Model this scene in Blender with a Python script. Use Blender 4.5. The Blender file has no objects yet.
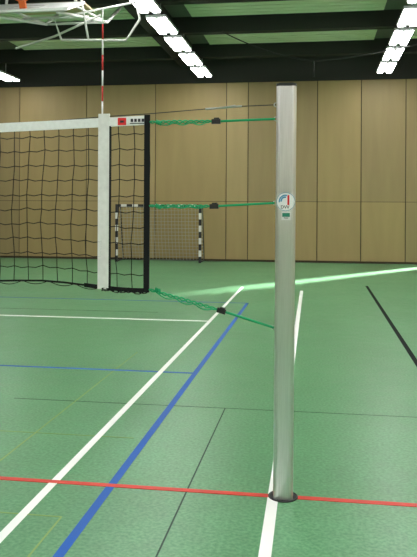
import bpy, math, random
from mathutils import Vector, Matrix
random.seed(7)
scene = bpy.context.scene
scene.view_settings.view_transform = 'Standard'

# ------------------------------------------------------------ materials
def mat(name, col, rough=0.5, metal=0.0, noise=None, spec=0.5, emit=None, bump=None, stretch=(1,1,1)):
    m = bpy.data.materials.new(name); m.use_nodes = True
    nt = m.node_tree; b = nt.nodes['Principled BSDF']
    b.inputs['Base Color'].default_value = (*col, 1)
    b.inputs['Roughness'].default_value = rough
    b.inputs['Metallic'].default_value = metal
    b.inputs['Specular IOR Level'].default_value = spec
    if emit:
        b.inputs['Emission Color'].default_value = (*emit[:3], 1)
        b.inputs['Emission Strength'].default_value = emit[3]
    if noise or bump:
        tc = nt.nodes.new('ShaderNodeTexCoord')
        mp = nt.nodes.new('ShaderNodeMapping'); mp.inputs['Scale'].default_value = stretch
        nt.links.new(tc.outputs['Object'], mp.inputs['Vector'])
        n = nt.nodes.new('ShaderNodeTexNoise')
        sc, amt = noise if noise else (bump[0], 0)
        n.inputs['Scale'].default_value = sc; n.inputs['Detail'].default_value = 4
        nt.links.new(mp.outputs['Vector'], n.inputs['Vector'])
        if noise:
            r = nt.nodes.new('ShaderNodeValToRGB')
            r.color_ramp.elements[0].position = 0.3; r.color_ramp.elements[1].position = 0.7
            r.color_ramp.elements[0].color = (*[c*(1-amt) for c in col], 1)
            r.color_ramp.elements[1].color = (*[min(1, c*(1+amt)) for c in col], 1)
            nt.links.new(n.outputs['Fac'], r.inputs['Fac'])
            nt.links.new(r.outputs['Color'], b.inputs['Base Color'])
        if bump:
            bp = nt.nodes.new('ShaderNodeBump'); bp.inputs['Strength'].default_value = bump[1]
            nt.links.new(n.outputs['Fac'], bp.inputs['Height'])
            nt.links.new(bp.outputs['Normal'], b.inputs['Normal'])
    return m

def floor_mat():
    m = bpy.data.materials.new('sports_floor_green'); m.use_nodes = True
    nt = m.node_tree; b = nt.nodes['Principled BSDF']
    tc = nt.nodes.new('ShaderNodeTexCoord')
    def noise(s, d):
        n = nt.nodes.new('ShaderNodeTexNoise'); n.inputs['Scale'].default_value = s; n.inputs['Detail'].default_value = d
        nt.links.new(tc.outputs['Object'], n.inputs['Vector']); return n
    n1 = noise(45, 6); n2 = noise(0.8, 3); n3 = noise(7, 5)
    r1 = nt.nodes.new('ShaderNodeValToRGB')
    r1.color_ramp.elements[0].position = 0.34; r1.color_ramp.elements[1].position = 0.66
    r1.color_ramp.elements[0].color = (0.074, 0.234, 0.104, 1)
    r1.color_ramp.elements[1].color = (0.140, 0.340, 0.172, 1)
    nt.links.new(n1.outputs['Fac'], r1.inputs['Fac'])
    cur = r1.outputs['Color']
    for n, lo in ((n2, .86), (n3, .90)):
        mx = nt.nodes.new('ShaderNodeMixRGB'); mx.blend_type = 'MULTIPLY'; mx.inputs['Fac'].default_value = 1
        r2 = nt.nodes.new('ShaderNodeValToRGB')
        r2.color_ramp.elements[0].position = 0.32; r2.color_ramp.elements[1].position = 0.66
        r2.color_ramp.elements[0].color = (lo, lo+.02, lo, 1); r2.color_ramp.elements[1].color = (1.04, 1.04, 1.04, 1)
        nt.links.new(n.outputs['Fac'], r2.inputs['Fac'])
        nt.links.new(cur, mx.inputs['Color1']); nt.links.new(r2.outputs['Color'], mx.inputs['Color2'])
        cur = mx.outputs['Color']
    nt.links.new(cur, b.inputs['Base Color'])
    rr = nt.nodes.new('ShaderNodeMapRange'); rr.inputs['To Min'].default_value=.26; rr.inputs['To Max'].default_value=.44
    nt.links.new(n3.outputs['Fac'], rr.inputs['Value']); nt.links.new(rr.outputs['Result'], b.inputs['Roughness'])
    b.inputs['Specular IOR Level'].default_value = 0.32
    bp = nt.nodes.new('ShaderNodeBump'); bp.inputs['Strength'].default_value=.10; bp.inputs['Distance'].default_value=.01
    nt.links.new(n1.outputs['Fac'], bp.inputs['Height']); nt.links.new(bp.outputs['Normal'], b.inputs['Normal'])
    return m

M = dict(
    floor=floor_mat(),
    white=mat('line_white', (0.86,0.88,0.85), 0.45, spec=.3),
    red=mat('line_red', (0.60,0.045,0.03), 0.45, spec=.25),
    blue=mat('line_blue', (0.01,0.10,0.42), 0.5, spec=.2),
    blackl=mat('line_black', (0.010,0.014,0.014), 0.7, spec=.05),
    yellow=mat('line_yellow', (0.24,0.35,0.10), 0.45, spec=.3),
    seam=mat('floor_seam', (0.025,0.06,0.04), 0.6, spec=.2),
    alu=mat('brushed_aluminium', (0.76,0.76,0.76), 0.30, 0.90, noise=(14,0.07), stretch=(30,30,0.4)),
    alud=mat('aluminium_groove', (0.25,0.25,0.25), 0.5, 0.5),
    dark=mat('black_plastic', (0.012,0.012,0.013), 0.45),
    hole=mat('sleeve_dark', (0.01,0.012,0.012), 0.6),
    cord=mat('net_cord_black', (0.010,0.011,0.012), 0.8, spec=.2),
    tape=mat('net_tape_white', (0.86,0.87,0.86), 0.7, noise=(40,0.05)),
    band=mat('net_band_white', (0.80,0.79,0.77), 0.7, noise=(30,0.06)),
    green=mat('rope_green', (0.0,0.34,0.13), 0.6),
    steel=mat('steel', (0.45,0.45,0.45), 0.3, 0.9),
    antr=mat('antenna_red', (0.65,0.03,0.03), 0.4),
    antw=mat('antenna_white', (0.85,0.85,0.85), 0.4),
    stw=mat('sticker_white', (0.88,0.89,0.90), 0.3),
    stb=mat('sticker_blue', (0.05,0.30,0.50), 0.3),
    str=mat('sticker_red', (0.75,0.02,0.02), 0.3),
    stg=mat('sticker_green', (0.02,0.25,0.16), 0.3),
    stk=mat('sticker_black', (0.02,0.02,0.03), 0.3),
    w0=mat('wall_panel_tan', (0.335,0.245,0.105), 0.6, noise=(1.5,0.06), stretch=(2.5,1,0.3)),
    w1=mat('wall_panel_tan_dark', (0.290,0.215,0.100), 0.6, noise=(1.5,0.06), stretch=(2.5,1,0.3)),
    w2=mat('wall_panel_tan_light', (0.365,0.272,0.125), 0.6, noise=(1.5,0.05), stretch=(2.5,1,0.3)),
    gap=mat('panel_gap', (0.04,0.028,0.012), 0.8),
    wdark=mat('wall_upper_dark', (0.030,0.030,0.027), 0.8),
    ceil=mat('ceiling_dark', (0.14,0.15,0.13), 0.85),
    beam=mat('beam_dark', (0.032,0.034,0.030), 0.8, spec=.2),
    slat=mat('ceiling_slat_green', (0.66,0.76,0.54), 0.8),
    plain=mat('wall_plain', (0.42,0.36,0.24), 0.7, noise=(2,0.06)),
    tan=mat('plywood_tan', (0.50,0.38,0.21), 0.6, noise=(3,0.1)),
    tube=mat('fluorescent_tube', (0.9,0.95,1), 0.3, emit=(1.0,0.99,0.965,29)),
    fix=mat('lamp_housing', (0.45,0.47,0.48), 0.5),
    gw=mat('goal_white', (0.75,0.75,0.72), 0.5),
    gb=mat('goal_black', (0.015,0.015,0.02), 0.5),
    gnet=mat('goal_net', (0.42,0.42,0.38), 0.8),
    frame=mat('painted_frame_grey', (0.6,0.6,0.58), 0.5),
    board=mat('backboard_white', (0.8,0.81,0.8), 0.5),
    orange=mat('rim_orange', (0.6,0.12,0.02), 0.5),
)

# ------------------------------------------------------------ builder
class B:
    def __init__(s): s.v=[]; s.f=[]; s.m=[]; s.mats=[]; s.sm=[]
    def mi(s, k):
        m = M[k]
        if m not in s.mats: s.mats.append(m)
        return s.mats.index(m)
    def add(s, vs, fs, k, smooth=False):
        o=len(s.v); s.v += [tuple(v) for v in vs]
        i=s.mi(k)
        for f in fs: s.f.append([o+a for a in f]); s.m.append(i); s.sm.append(smooth)
    def box(s, x0,x1,y0,y1,z0,z1,k, rot=None, at=None):
        vs=[Vector((x,y,z)) for x in (x0,x1) for y in (y0,y1) for z in (z0,z1)]
        if rot is not None: vs=[rot@v + Vector(at) for v in vs]
        s.add(vs, [(0,1,3,2),(4,6,7,5),(0,4,5,1),(2,3,7,6),(0,2,6,4),(1,5,7,3)], k)
    def tube(s, pts, r, k, n=6, closed=False):
        pts=[Vector(p) for p in pts]; N=len(pts); vs=[]; fs=[]
        prev=None
        for i,p in enumerate(pts):
            if closed: t=(pts[(i+1)%N]-pts[i-1])
            else: t=pts[min(i+1,N-1)]-pts[max(i-1,0)]
            t.normalize()
            if prev is None:
                up=Vector((0,0,1)) if abs(t.z)<0.9 else Vector((0,1,0))
                a=t.cross(up).normalized()
            else: a=(prev - t*prev.dot(t)).normalized()
            prev=a; b=t.cross(a)
            rr = r[i] if isinstance(r,(list,tuple)) else r
            for j in range(n):
                an=2*math.pi*j/n
                vs.append(p+(a*math.cos(an)+b*math.sin(an))*rr)
        for i in range(N if closed else N-1):
            for j in range(n):
                i2=(i+1)%N
                fs.append((i*n+j, i*n+(j+1)%n, i2*n+(j+1)%n, i2*n+j))
        if not closed:
            fs.append(tuple(range(n-1,-1,-1))); fs.append(tuple((N-1)*n+j for j in range(n)))
        s.add(vs, fs, k, True)
    def prism(s, prof, z0, z1, k, smooth=True, capk=None):
        n=len(prof)
        vs=[(x,y,z0) for x,y in prof]+[(x,y,z1) for x,y in prof]
        s.add(vs, [(i,(i+1)%n,n+(i+1)%n,n+i) for i in range(n)], k, smooth)
        s.add(vs[n:], [tuple(range(n))], capk or k); s.add(vs[:n], [tuple(range(n-1,-1,-1))], capk or k)
    def obj(s, name, parent=None):
        me=bpy.data.meshes.new(name); me.from_pydata(s.v,[],s.f)
        for m in s.mats: me.materials.append(m)
        me.polygons.foreach_set('material_index', s.m); me.polygons.foreach_set('use_smooth', s.sm)
        me.update(); o=bpy.data.objects.new(name, me); scene.collection.objects.link(o)
        if parent: o.parent=parent
        return o

# ------------------------------------------------------------ room shell
XL,XR,YB,YF,ZC = -15.0, 9.0, -20.0, 20.0, 7.1
b=B(); b.box(XL,XR,YB,YF,-0.2,0,'floor'); b.obj('floor')
b=B(); b.box(XL-.1,XR+.1,YB-.1,YF+.1,ZC,ZC+.2,'ceil'); b.obj('ceiling')
b=B(); b.box(XL-.1,XL,YB,YF,-.2,ZC,'plain'); b.obj('wall_left')
b=B(); b.box(XR,XR+.1,YB,YF,-.2,ZC,'plain'); b.obj('wall_right')
b=B(); b.box(XL,XR,YB-.1,YB,-.2,ZC,'plain'); b.obj('wall_rear')

# far wall: dark upper band + tan panels, with a doorway standing open (right, out of frame)
b=B(); DX0,DX1,DH=4.15,4.80,2.3
b.box(XL,DX0,YF,YF+.08,-.2,6.15,'gap'); b.box(DX1,XR,YF,YF+.08,-.2,6.15,'gap')
b.box(DX0,DX1,YF,YF+.08,DH,6.15,'gap'); b.box(XL,XR,YF-.02,YF+.08,6.15,ZC,'wdark')
edges=[-15,-12.9,-10.4,-7.9,-5.4,-2.9,-2.15,0.2,1.65,3.1,DX0,DX1,6.9,9]
keys=['w0','w1','w0','w2','w0','w2','w1','w0','w1','w1','w0','w1','w1']
for i in range(len(edges)-1):
    x0,x1=edges[i]+.014,edges[i+1]-.014
    rows=[(0.02,2.05),(2.064,6.14)]
    if edges[i]==DX0: rows=[(DH+.02,6.14)]
    for r,(z0,z1) in enumerate(rows):
        k=keys[i]
        if r==0 and i in (5,6,8): k='w0'
        b.box(x0,x1,YF-.03,YF,z0,z1,k)
b.obj('wall_far')
b=B(); b.box(XL,DX0-.05,YF-.045,YF-.03,0,.07,'gap'); b.obj('baseboard_far')

# ceiling beams + slat panels
BZ=6.66
BEAMS=[(-18,-17.6),(-14,-13.6),(-9,-8.6),(-4,-3.6),(1,1.4),(5.2,5.6),(8.8,9.1),(12.0,12.3),(15.0,15.3),(18.2,18.5)]
for i,(y0,y1) in enumerate(BEAMS):
    b=B(); b.box(XL,XR,y0,y1,BZ,ZC,'beam'); b.obj('ceiling_beam')
b=B()
for (x0,x1) in [(-3.2,1.9),(2.9,8.5),(-9.4,-4.6)]:
    for (y0,y1) in [(9.2,11.9),(12.4,14.9),(15.4,18.1)]:
        y=y0
        while y<y1-.1:
            b.box(x0,x1,y,y+.23,ZC-.08,ZC,'slat'); y+=.30
b.obj('ceiling_slat_panel')
b=B(); b.box(-4.45,-3.80,YB,YF-.03,BZ,ZC,'beam'); b.obj('ceiling_beam')

# light rows
for X in (-10.2,-3.5,2.3,7.6):
    b=B()
    y=19.0
    b.box(X-.04,X+.04,YB+1,19.05,6.26,6.32,'fix')
    while y>YB+1.5:
        y0=y-1.5
        b.box(X-.24,X+.24,y0,y,6.20,6.26,'fix')
        for dx in (-.14,.14):
            b.box(X+dx-.075,X+dx+.075,y0+.05,y-.05,6.165,6.20,'tube')
        y-=1.95
    for (y0,y1) in BEAMS:
        b.tube([(X,(y1+y0)/2,6.3),(X,(y1+y0)/2,BZ-.001)],.012,'fix')
    b.obj('fluorescent_light_row')

# hanging wire under the ceiling
def cat(a,c,sag,n=16):
    a=Vector(a);c=Vector(c)
    return [a.lerp(c,i/n)-Vector((0,0,sag*4*(i/n)*(1-i/n))) for i in range(n+1)]
b=B()
b.tube(cat((-2.4,15.0,BZ),(0.1,14.6,5.7),.12),.016,'dark'); b.tube(cat((0.1,14.6,5.7),(4.6,15.0,BZ),.15),.016,'dark')
b.tube([(0.1,14.6,5.7),(0.1,14.6,5.3)],.02,'dark')
b.obj('ceiling_wire')

# ------------------------------------------------------------ floor markings
b=B(); Z=0.002
def line(x0,x1,y0,y1,k,z=Z): b.box(x0,x1,y0,y1,0.0002,z,k)
def lx(X,y0,y1,w,k,z=Z): line(X-w/2,X+w/2,y0,y1,k,z)
def ly(Y,x0,x1,w,k,z=Z): line(x0,x1,Y-w/2,Y+w/2,k,z)
lx(-1.483,-11.9,11.9,.055,'white',.0026)
ly(6.8,-14,-1.46,.08,'white',.0026)
w2=.033
ya,yb=-6,11.4; xa,xb=-.028,-.125
b.add([(xa-w2,ya,.0026),(xa+w2,ya,.0026),(xb+w2,yb,.0026),(xb-w2,yb,.0026),(xa-w2,ya,.0002),(xa+w2,ya,.0002),(xb+w2,yb,.0002),(xb-w2,yb,.0002)],
      [(0,1,2,3),(4,7,6,5),(0,4,5,1),(1,5,6,2),(2,6,7,3),(3,7,4,0)],'white')
lx(-1.10,-9,9.1,.055,'blue',.0022)
ly(3.2,-10.2,-1.1,.05,'blue',.0022); ly(9.1,-10.2,-1.07,.05,'blue',.0022); ly(-3.0,-10.2,-1.1,.05,'blue',.0022)
ly(0,-14,8,.05,'red',.003)
lx(1.36,-12,12.7,.06,'blackl',.0022)
lx(-.605,-3,1.9,.010,'seam',.0018); ly(1.9,-2.6,1.2,.008,'seam',.0018)
ly(7.6,-14,-2.5,.02,'seam',.0018)
lx(-2.0,.2,4.2,.012,'yellow',.002); ly(.95,-6,-1.2,.010,'yellow',.002)
ly(-.5,-6,-1.25,.011,'yellow',.002); lx(-1.25,-3,-.5,.011,'yellow',.002)
b.obj('court_line_markings')

# ------------------------------------------------------------ volleyball post
PA,PC=.0605,.058
CH=.026   # corner radius of the square section
def section(a,c,ch):
    pts=[]
    def arc(cx,cy,a0):
        for i in range(9):
            t=math.radians(a0+90*i/8); pts.append((cx+ch*math.cos(t),cy+ch*math.sin(t)))
    g=.004
    arc(a-ch,-c+ch,-90)
    pts.extend([(a,-.009),(a-g*2,-.008),(a-g*2,.008),(a,.009)])
    arc(a-ch,c-ch,0)
    pts.extend([(.009,c),(.008,c-2*g),(-.008,c-2*g),(-.009,c)])
    arc(-a+ch,c-ch,90)
    pts.extend([(-a,.009),(-a+2*g,.008),(-a+2*g,-.008),(-a,-.009)])
    arc(-a+ch,-c+ch,180)
    for x in (-a+ch+.001, a-ch-.006):
        pts.extend([(x,-c),(x+.0005,-c+g),(x+.0045,-c+g),(x+.005,-c)])
    return pts
def front(x):
    x=abs(x); e=PA-CH
    if x<=e: return -PC
    return -(PC-CH+math.sqrt(max(0,CH*CH-(min(x,PA*.999)-e)**2)))
def make_post(px):
    e=bpy.data.objects.new('volleyball_post',None); scene.collection.objects.link(e); e.location=(px,0,0)
    if px==0: e.rotation_euler=(0,.0035,0)
    b=B(); b.prism(section(PA,PC,CH),0.004,2.540,'alu',smooth=False)
    for sx in (-1,1):
        b.box(sx*(PA-.006)-.0005,sx*(PA-.006)+.0005,-.0075,.0075,.05,2.5,'alud')
    def rr(a,c,ch):
        out=[]
        for cx,cy,a0 in ((a-ch,-c+ch,-90),(a-ch,c-ch,0),(-a+ch,c-ch,90),(-a+ch,-c+ch,180)):
            for i in range(7):
                t=math.radians(a0+90*i/6); out.append((cx+ch*math.cos(t),cy+ch*math.sin(t)))
        return out
    b.prism(rr(PA+.002,PC+.002,.026),2.540,2.556,'dark',smooth=False)
    b.prism(rr(PA*.8,PC*.8,.02),2.556,2.561,'dark',smooth=False)
    b.obj('shaft',e)
    b=B(); N=40
    ring=[(.088*math.cos(2*math.pi*i/N),.088*math.sin(2*math.pi*i/N)) for i in range(N)]
    b.prism(ring,0.0008,0.0042,'hole')
    b.tube([(.088*math.cos(2*math.pi*i/N),.088*math.sin(2*math.pi*i/N),.005) for i in range(N)],.0045,'dark',6,True)
    b.obj('floor_sleeve',e)
    b=B()
    for z in (2.432,2.344,1.822,1.048):
        b.tube([(-PA-.0+ .012*math.cos(q*.785)-.004,-.004,z+.012*math.sin(q*.785)) for q in range(8)],.0035,'steel',6,True)
    b.obj('eyelets',e)
    return e
post=make_post(0); make_post(-11.4)

# sticker wrapped on the shaft front
def wrap_disc(cx,cz,r,k,off,parent,name,hw=None,hh=None):
    b=B(); N=24; vs=[];fs=[]
    if hw is None:
        rings=8
        vs.append((cx,front(cx)-off,cz))
        for j in range(1,rings+1):
            for i in range(N):
                a=2*math.pi*i/N; x=cx+r*j/rings*math.cos(a); vs.append((x,front(x)-off,cz+r*j/rings*math.sin(a)))
        for i in range(N): fs.append((0,1+i,1+(i+1)%N))
        for j in range(rings-1):
            for i in range(N):
                p=1+j*N; q=p+N; fs.append((p+i,q+i,q+(i+1)%N,p+(i+1)%N))
    else:
        n=6
        for i in range(n+1):
            x=cx-hw+2*hw*i/n
            vs += [(x,front(x)-off,cz-hh),(x,front(x)-off,cz+hh)]
        for i in range(n): fs.append((2*i,2*i+2,2*i+3,2*i+1))
    b.add(vs,fs,k,True); return b.obj(name,parent)
def wrap_text(txt,size,cx,cz,k,off,parent,name):
    cu=bpy.data.curves.new(name,'FONT'); cu.body=txt; cu.size=size; cu.align_x='CENTER'; cu.align_y='CENTER'; cu.offset=size*.02
    t=bpy.data.objects.new('tmp',cu); scene.collection.objects.link(t)
    bpy.context.view_layer.update()
    me=bpy.data.meshes.new_from_object(t.evaluated_get(bpy.context.evaluated_depsgraph_get()))
    bpy.data.objects.remove(t)
    for v in me.vertices:
        x=cx+v.co.x; v.co=(x,front(x)-off,cz+v.co.y)
    me.materials.clear(); me.materials.append(M[k])
    o=bpy.data.objects.new(name,me); scene.collection.objects.link(o); o.parent=parent; return o
sc_x,sc_z=.003,1.830
wrap_disc(sc_x,sc_z,.0572,'stb',.0016,post,'sticker_ring')
wrap_disc(sc_x,sc_z,.0548,'stw',.0022,post,'sticker_face')
b=B()
for r0,r1,cx0,cz0 in ((.033,.041,-.002,-.004),(.019,.028,-.004,-.002)):
    vs=[];fs=[];n=14
    for i in range(n+1):
        a=math.radians(75+115*i/n)
        for r in (r0,r1):
            x=sc_x+cx0+r*math.cos(a); vs.append((x,front(x)-.0032,sc_z+cz0+r*math.sin(a)+.006))
    for i in range(n): fs.append((2*i,2*i+1,2*i+3,2*i+2))
    b.add(vs,fs,'stb')
b.obj('sticker_swoosh',post)
wrap_text('1',.084,sc_x+.016,sc_z+.006,'str',.0034,post,'sticker_number')
wrap_text('DVV',.027,sc_x-.004,sc_z-.034,'stk',.0034,post,'sticker_letters')
wrap_disc(.006,1.742,0,'stw',.0018,post,'label_plate',.028,.025)
wrap_disc(.006,1.749,0,'stg',.0024,post,'label_green',.023,.012)
wrap_text('TUV',.014,.006,1.729,'stk',.0024,post,'label_text')

# ------------------------------------------------------------ net
X0=-.868; L=9.70
def tt(s): return s/L
def topz(s): return 2.374-.41*tt(s)*(1-tt(s))
def botz(s):
    u=min(1,s/.8); v=min(1,(L-s)/.8); w=min(u,v); w=w*w*(3-2*w)
    return 1.262+.078*w-.41*tt(s)*(1-tt(s))
def wob(s,q):
    return Vector((.012*math.sin(2.1*s+5*q)*q*(1-q)*4+random.uniform(-.005,.005), .012*math.sin(3.3*s+4*q)*q*(1-q)*4, random.uniform(-.006,.006)))
def NP(s,q):
    return Vector((X0-s,0,topz(s)*(1-q)+botz(s)*q))
nets=[i*.1 for i in range(98)]; R=11
P=[[NP(min(s,L),r/R)+(wob(s,r/R) if 0<r<R else Vector()) for r in range(R+1)] for s in nets]
netroot=bpy.data.objects.new('volleyball_net',None); scene.collection.objects.link(netroot)
b=B()
for c in P:
    b.tube(c,.0027,'cord',4)
for r in range(1,R):
    row=[c[r] for c in P]; pts=[]
    for i in range(len(row)-1):
        pts.append(row[i]); m=(row[i]+row[i+1])/2; m.z-=.009; pts.append(m)
    pts.append(row[-1]); b.tube(pts,.0027,'cord',4)
b.obj('mesh',netroot)
def strip(name,f,s0,s1,n,w0,w1,k,th=.004):
    b=B(); vs=[];fs=[]
    for i in range(n+1):
        s=s0+(s1-s0)*i/n; z=f(s)
        vs+=[(X0-s,-th,z+w0),(X0-s,-th,z+w1),(X0-s,th,z+w1),(X0-s,th,z+w0)]
    for i in range(n):
        p=4*i
        for j in range(4): fs.append((p+j,p+4+j,p+4+(j+1)%4,p+(j+1)%4))
    fs+= [(3,2,1,0),(4*n,4*n+1,4*n+2,4*n+3)]
    b.add(vs,fs,k); return b.obj(name,netroot)
strip('top_tape',topz,0.0,L,60,-.055,.004,'tape',.005)
strip('bottom_tape',botz,0.0,.42,10,-.013,.013,'cord',.004)
strip('bottom_cord',botz,0.4,L,60,-.006,.006,'cord',.004)
for s,nm in ((.008,'end_band_right'),(L-.008,'end_band_left')):
    b=B(); b.box(X0-s-.018,X0-s+.018,-.007,.007,botz(s)-.014,topz(s)+.008,'cord'); b.obj(nm,netroot)
for s in (.292,L-.292):
    b=B(); b.box(X0-s-.037,X0-s+.037,-.009,.009,botz(s)-.01,topz(s)+.03,'band')
    b.box(X0-s+.037,X0-s+.046,-.01,.01,botz(s)+.0,topz(s)-.05,'cord')
    b.obj('side_band',netroot)
b=B(); b.box(X0-.20,X0-.145,-.0075,-.005,topz(.17)-.05,topz(.17)-.003,'str'); b.box(X0-.185,X0-.16,-.0082,-.0075,topz(.17)-.034,topz(.17)-.02,'stk')
b.obj('tape_label_red',netroot)
b=B()
for i in range(4):
    b.box(X0-.115+i*.024,X0-.099+i*.024,-.0075,-.005,topz(.1)-.033,topz(.1)-.013,'stk')
b.box(X0-.12,X0-.025,-.0075,-.005,topz(.1)-.045,topz(.1)-.040,'stk')
b.obj('tape_label_black',netroot)
b=B()
for k in range(5):
    pts=[(X0-.30+.30*i/12,-.004+random.uniform(-.012,.006),botz(.3-.3*i/12)+.012*math.sin(i*1.1+k*1.7)-.006*k*.5) for i in range(13)]
    b.tube(pts,.0035,'cord',5)
for k in range(4):
    pts=[(X0-.30-.18*k-.18*i/8,-.006,botz(.3+.18*k+.18*i/8)-.022*math.sin(math.pi*i/8)) for i in range(9)]
    b.tube(pts,.0025,'cord',5)
b.obj('slack_cord',netroot)
for s in (.310,L-.310):
    b=B(); z0=botz(s)+.0; x=X0-s
    for i in range(18):
        b.tube([(x,.016,z0+.1*i),(x,.016,z0+.1*(i+1))],.0055,'antr' if i%2==0 else 'antw',8)
    for z in (z0+.08,topz(s)-.03): b.box(x-.012,x+.012,.008,.024,z-.012,z+.012,'dark')
    b.obj('antenna',netroot)

# steel cable + turnbuckle (runs through the net's top tape)
b=B()
b.tube([(-.055,0,2.432),(-.27,0,2.427)],.003,'dark'); b.tube([(-.27,0,2.427),(-.31,0,2.425),(-.44,0,2.416),(-.5,0,2.413)],.006,'steel',8)
b.tube([(-.31,-.008,2.432),(-.47,-.008,2.41)],.003,'steel');
b.tube([(-.5,0,2.413),(-.868,0,2.388),(-1.16,0,2.374),(-1.9,0,topz(1.03)-.01)],.003,'dark')
b.tube([(-1.9-i*.5,0,topz(min(1.03+i*.5,L))-.01) for i in range(18)]+[(-11.33,0,2.432)],.003,'dark')
b.obj('cable',netroot)

# green tension ropes
def rope(a,m,c,slack):
    a,m,c=[Vector(p) for p in (a,m,c)]
    e=bpy.data.objects.new('tension_rope',None); scene.collection.objects.link(e)
    b=B(); b.tube(cat(a,m,.0),.0080,'green',6)
    n=60
    for k in range(2):
        pts=[]
        for i in range(n+1):
            t=i/n; p=m.lerp(c,t); ph=2*math.pi*(t*6+k/2); r=.006+.003*slack*math.sin(t*math.pi)
            pts.append(p+Vector((0,r*math.cos(ph),r*math.sin(ph))))
        b.tube(pts,.0050,'green',6)
    pts=[]
    for i in range(n+1):
        t=.12+.76*i/n; p=m.lerp(c,t); pts.append(p+Vector((0,-.012,-.004-.018*slack*abs(math.sin(i/n*math.pi*3)))))
    b.tube(pts,.0038,'green',6)
    for k in range(3):
        p=c+Vector((.045+.012*k,0,-.004*k))
        b.tube([p+Vector((0,.012*math.cos(q*.785),.012*math.sin(q*.785))) for q in range(8)],.0045,'green',6,True)
    b.obj('cord',e)
    d=(c-a).normalized(); ang=math.atan2(-d.z,-d.x)
    rot=Matrix.Rotation(-ang,3,'Y')
    b=B(); b.box(-.028,.028,-.012,.012,-.016,.014,'dark',rot,m)
    b.box(-.012,.02,-.016,.016,.010,.022,'dark',rot,m)
    b.obj('buckle',e)
rope((-.062,-.004,2.344),(-.43,-.01,2.333),(-.855,-.014,2.333),1)
rope((-.062,-.004,1.822),(-.44,-.01,1.800),(-.855,-.014,1.800),.5)
rope((-.062,-.004,1.048),(-.39,-.01,1.145),(-.855,-.014,1.268),1)

# ------------------------------------------------------------ handball goal
gx0,gx1,gy,gh=-6.5,-3.64,19.0,1.90
b=B()
def striped(p,q,w,k0):
    p=Vector(p);q=Vector(q);d=q-p;n=max(1,round(d.length/.2))
    for i in range(n):
        a=p+d*(i/n); c=p+d*((i+1)/n); lo=[min(a[j],c[j])-(w if abs(d[j])<1e-6 else 0) for j in range(3)]; hi=[max(a[j],c[j])+(w if abs(d[j])<1e-6 else 0) for j in range(3)]
        b.box(lo[0],hi[0],lo[1],hi[1],lo[2],hi[2],('gb','gw')[(i+k0)%2])
striped((gx0,gy,0.0),(gx0,gy,gh-.04),.04,0); striped((gx1,gy,0.0),(gx1,gy,gh-.04),.04,0)
striped((gx0-.04,gy,gh),(gx1+.04,gy,gh),.04,0)
for x in (gx0,gx1):
    b.tube([(x,gy,gh-.02),(x,gy+.45,gh-.05),(x,gy+.85,.03)],.02,'gb'); b.tube([(x,gy,.025),(x,gy+.85,.025)],.022,'gb')
b.tube([(gx0,gy+.85,.025),(gx1,gy+.85,.025)],.02,'gb'); b.tube([(gx0,gy+.45,gh-.05),(gx1,gy+.45,gh-.05)],.015,'gb')
def side(q,x):
    if q<.25: t=q/.25; return Vector((x,gy+.45*t,gh-.02-.03*t))
    t=(q-.25)/.75; return Vector((x,gy+.45+.38*t-.10*math.sin(t*math.pi),gh-.05-(gh-.08)*t))
n=24
for i in range(n+1):
    x=gx0+(gx1-gx0)*i/n; b.tube([side(j/10,x) for j in range(11)],.006,'gnet',4)
for j in range(1,21):
    b.tube([side(j/20,gx0),side(j/20,(gx0+gx1)/2),side(j/20,gx1)],.006,'gnet',4)
for x in (gx0,gx1):
    for j in range(1,16):
        z=.03+j*.118; b.tube([(x,gy,z),(x,gy+.45+.38*(1-z/gh)-.03,z)],.005,'gnet',4)
b.obj('handball_goal')

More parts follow.
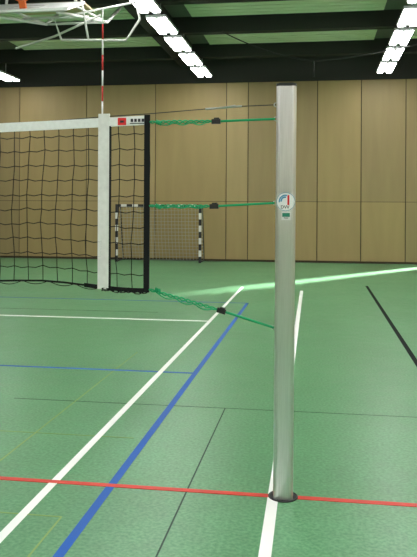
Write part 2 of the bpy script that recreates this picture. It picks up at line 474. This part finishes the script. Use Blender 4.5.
# ------------------------------------------------------------ folded basketball hoop under ceiling
b=B()
C=Vector((-5.1,8.2,5.52)); rot=Matrix.Rotation(math.radians(-68),3,'X')
b.box(-.9,.9,-.02,.02,-.52,.52,'board',rot,C)
for (x0,x1,z0,z1) in ((-.9,.9,.48,.52),(-.9,.9,-.52,-.48),(-.9,-.86,-.52,.52),(.86,.9,-.52,.52),(-.3,.3,.1,.14),(-.3,.3,-.32,-.28),(-.3,-.26,-.3,.12),(.26,.3,-.3,.12)):
    b.box(x0,x1,-.026,-.02,z0,z1,'frame',rot,C)
rc=Vector((0,-.37,-.33))
b.tube([C+rot@(rc+Vector((.225*math.cos(i*math.pi/12),.225*math.sin(i*math.pi/12),0))) for i in range(24)],.012,'orange',6,True)
b.box(-.06,.06,-.16,-.02,-.36,-.30,'orange',rot,C)
for sx in (-.7,.7):
    top=[C+rot@Vector((sx,.05,z)) for z in (-.5,.5)]
    b.tube([top[0],top[1]],.03,'frame')
    b.tube([top[0],(C.x+sx,C.y+2.6,5.9),(C.x+sx,C.y+3.9,BZ-.01)],.035,'frame'); b.tube([top[1],(C.x+sx,C.y+.75,BZ-.005)],.03,'frame')
    b.tube([top[1],(C.x+sx,C.y+2.6,5.9)],.025,'frame')
for q in (.0,.5,1.0):
    y=C.y+q*2.6; z=5.45+q*.45
    b.tube([(C.x-.7,y,z),(C.x+.7,y,z)],.028,'frame')
fy=8.9
b.tube([(-4.75,fy,5.07),(-3.45,fy,5.02),(-3.18,fy,5.42),(-3.25,fy,5.75)],.025,'frame')
b.tube([(-4.75,fy,5.07),(-4.9,fy,5.5),(-3.25,fy,5.75)],.022,'frame')
b.tube([(-4.2,fy,5.05),(-4.5,fy,BZ-.005)],.022,'frame')
b.tube([(-5.9,fy+.5,5.05),(-5.0,fy+.3,5.22),(-4.0,fy+.1,5.55)],.022,'frame')
b.box(-6.0,-4.4,9.2,9.9,5.86,5.90,'tan')
b.obj('basketball_hoop')

# ------------------------------------------------------------ lights
su=bpy.data.lights.new('sun','SUN'); su.energy=95; su.angle=math.radians(4.0); su.color=(1,.94,.94)
so=bpy.data.objects.new('sun',su); scene.collection.objects.link(so)
so.rotation_euler=Vector((-5.9,-8.3,-2.1)).to_track_quat('-Z','Y').to_euler()
w=bpy.data.worlds.new('world'); scene.world=w; w.use_nodes=True
w.node_tree.nodes['Background'].inputs[0].default_value=(.7,.8,1,1); w.node_tree.nodes['Background'].inputs[1].default_value=1

# ------------------------------------------------------------ camera
cam=bpy.data.cameras.new('camera'); co=bpy.data.objects.new('camera',cam); scene.collection.objects.link(co)
cam.sensor_fit='VERTICAL'; cam.sensor_height=36; cam.lens=715/557*36; cam.shift_y=-69.1/557
cam.clip_end=200
yaw=math.radians(8.63)
co.matrix_world=Matrix.Translation((.199,-4.455,1.78))@Matrix.Rotation(yaw,4,'Z')@Matrix.Rotation(math.radians(90),4,'X')@Matrix.Rotation(math.radians(.31),4,'Z')
scene.camera=co
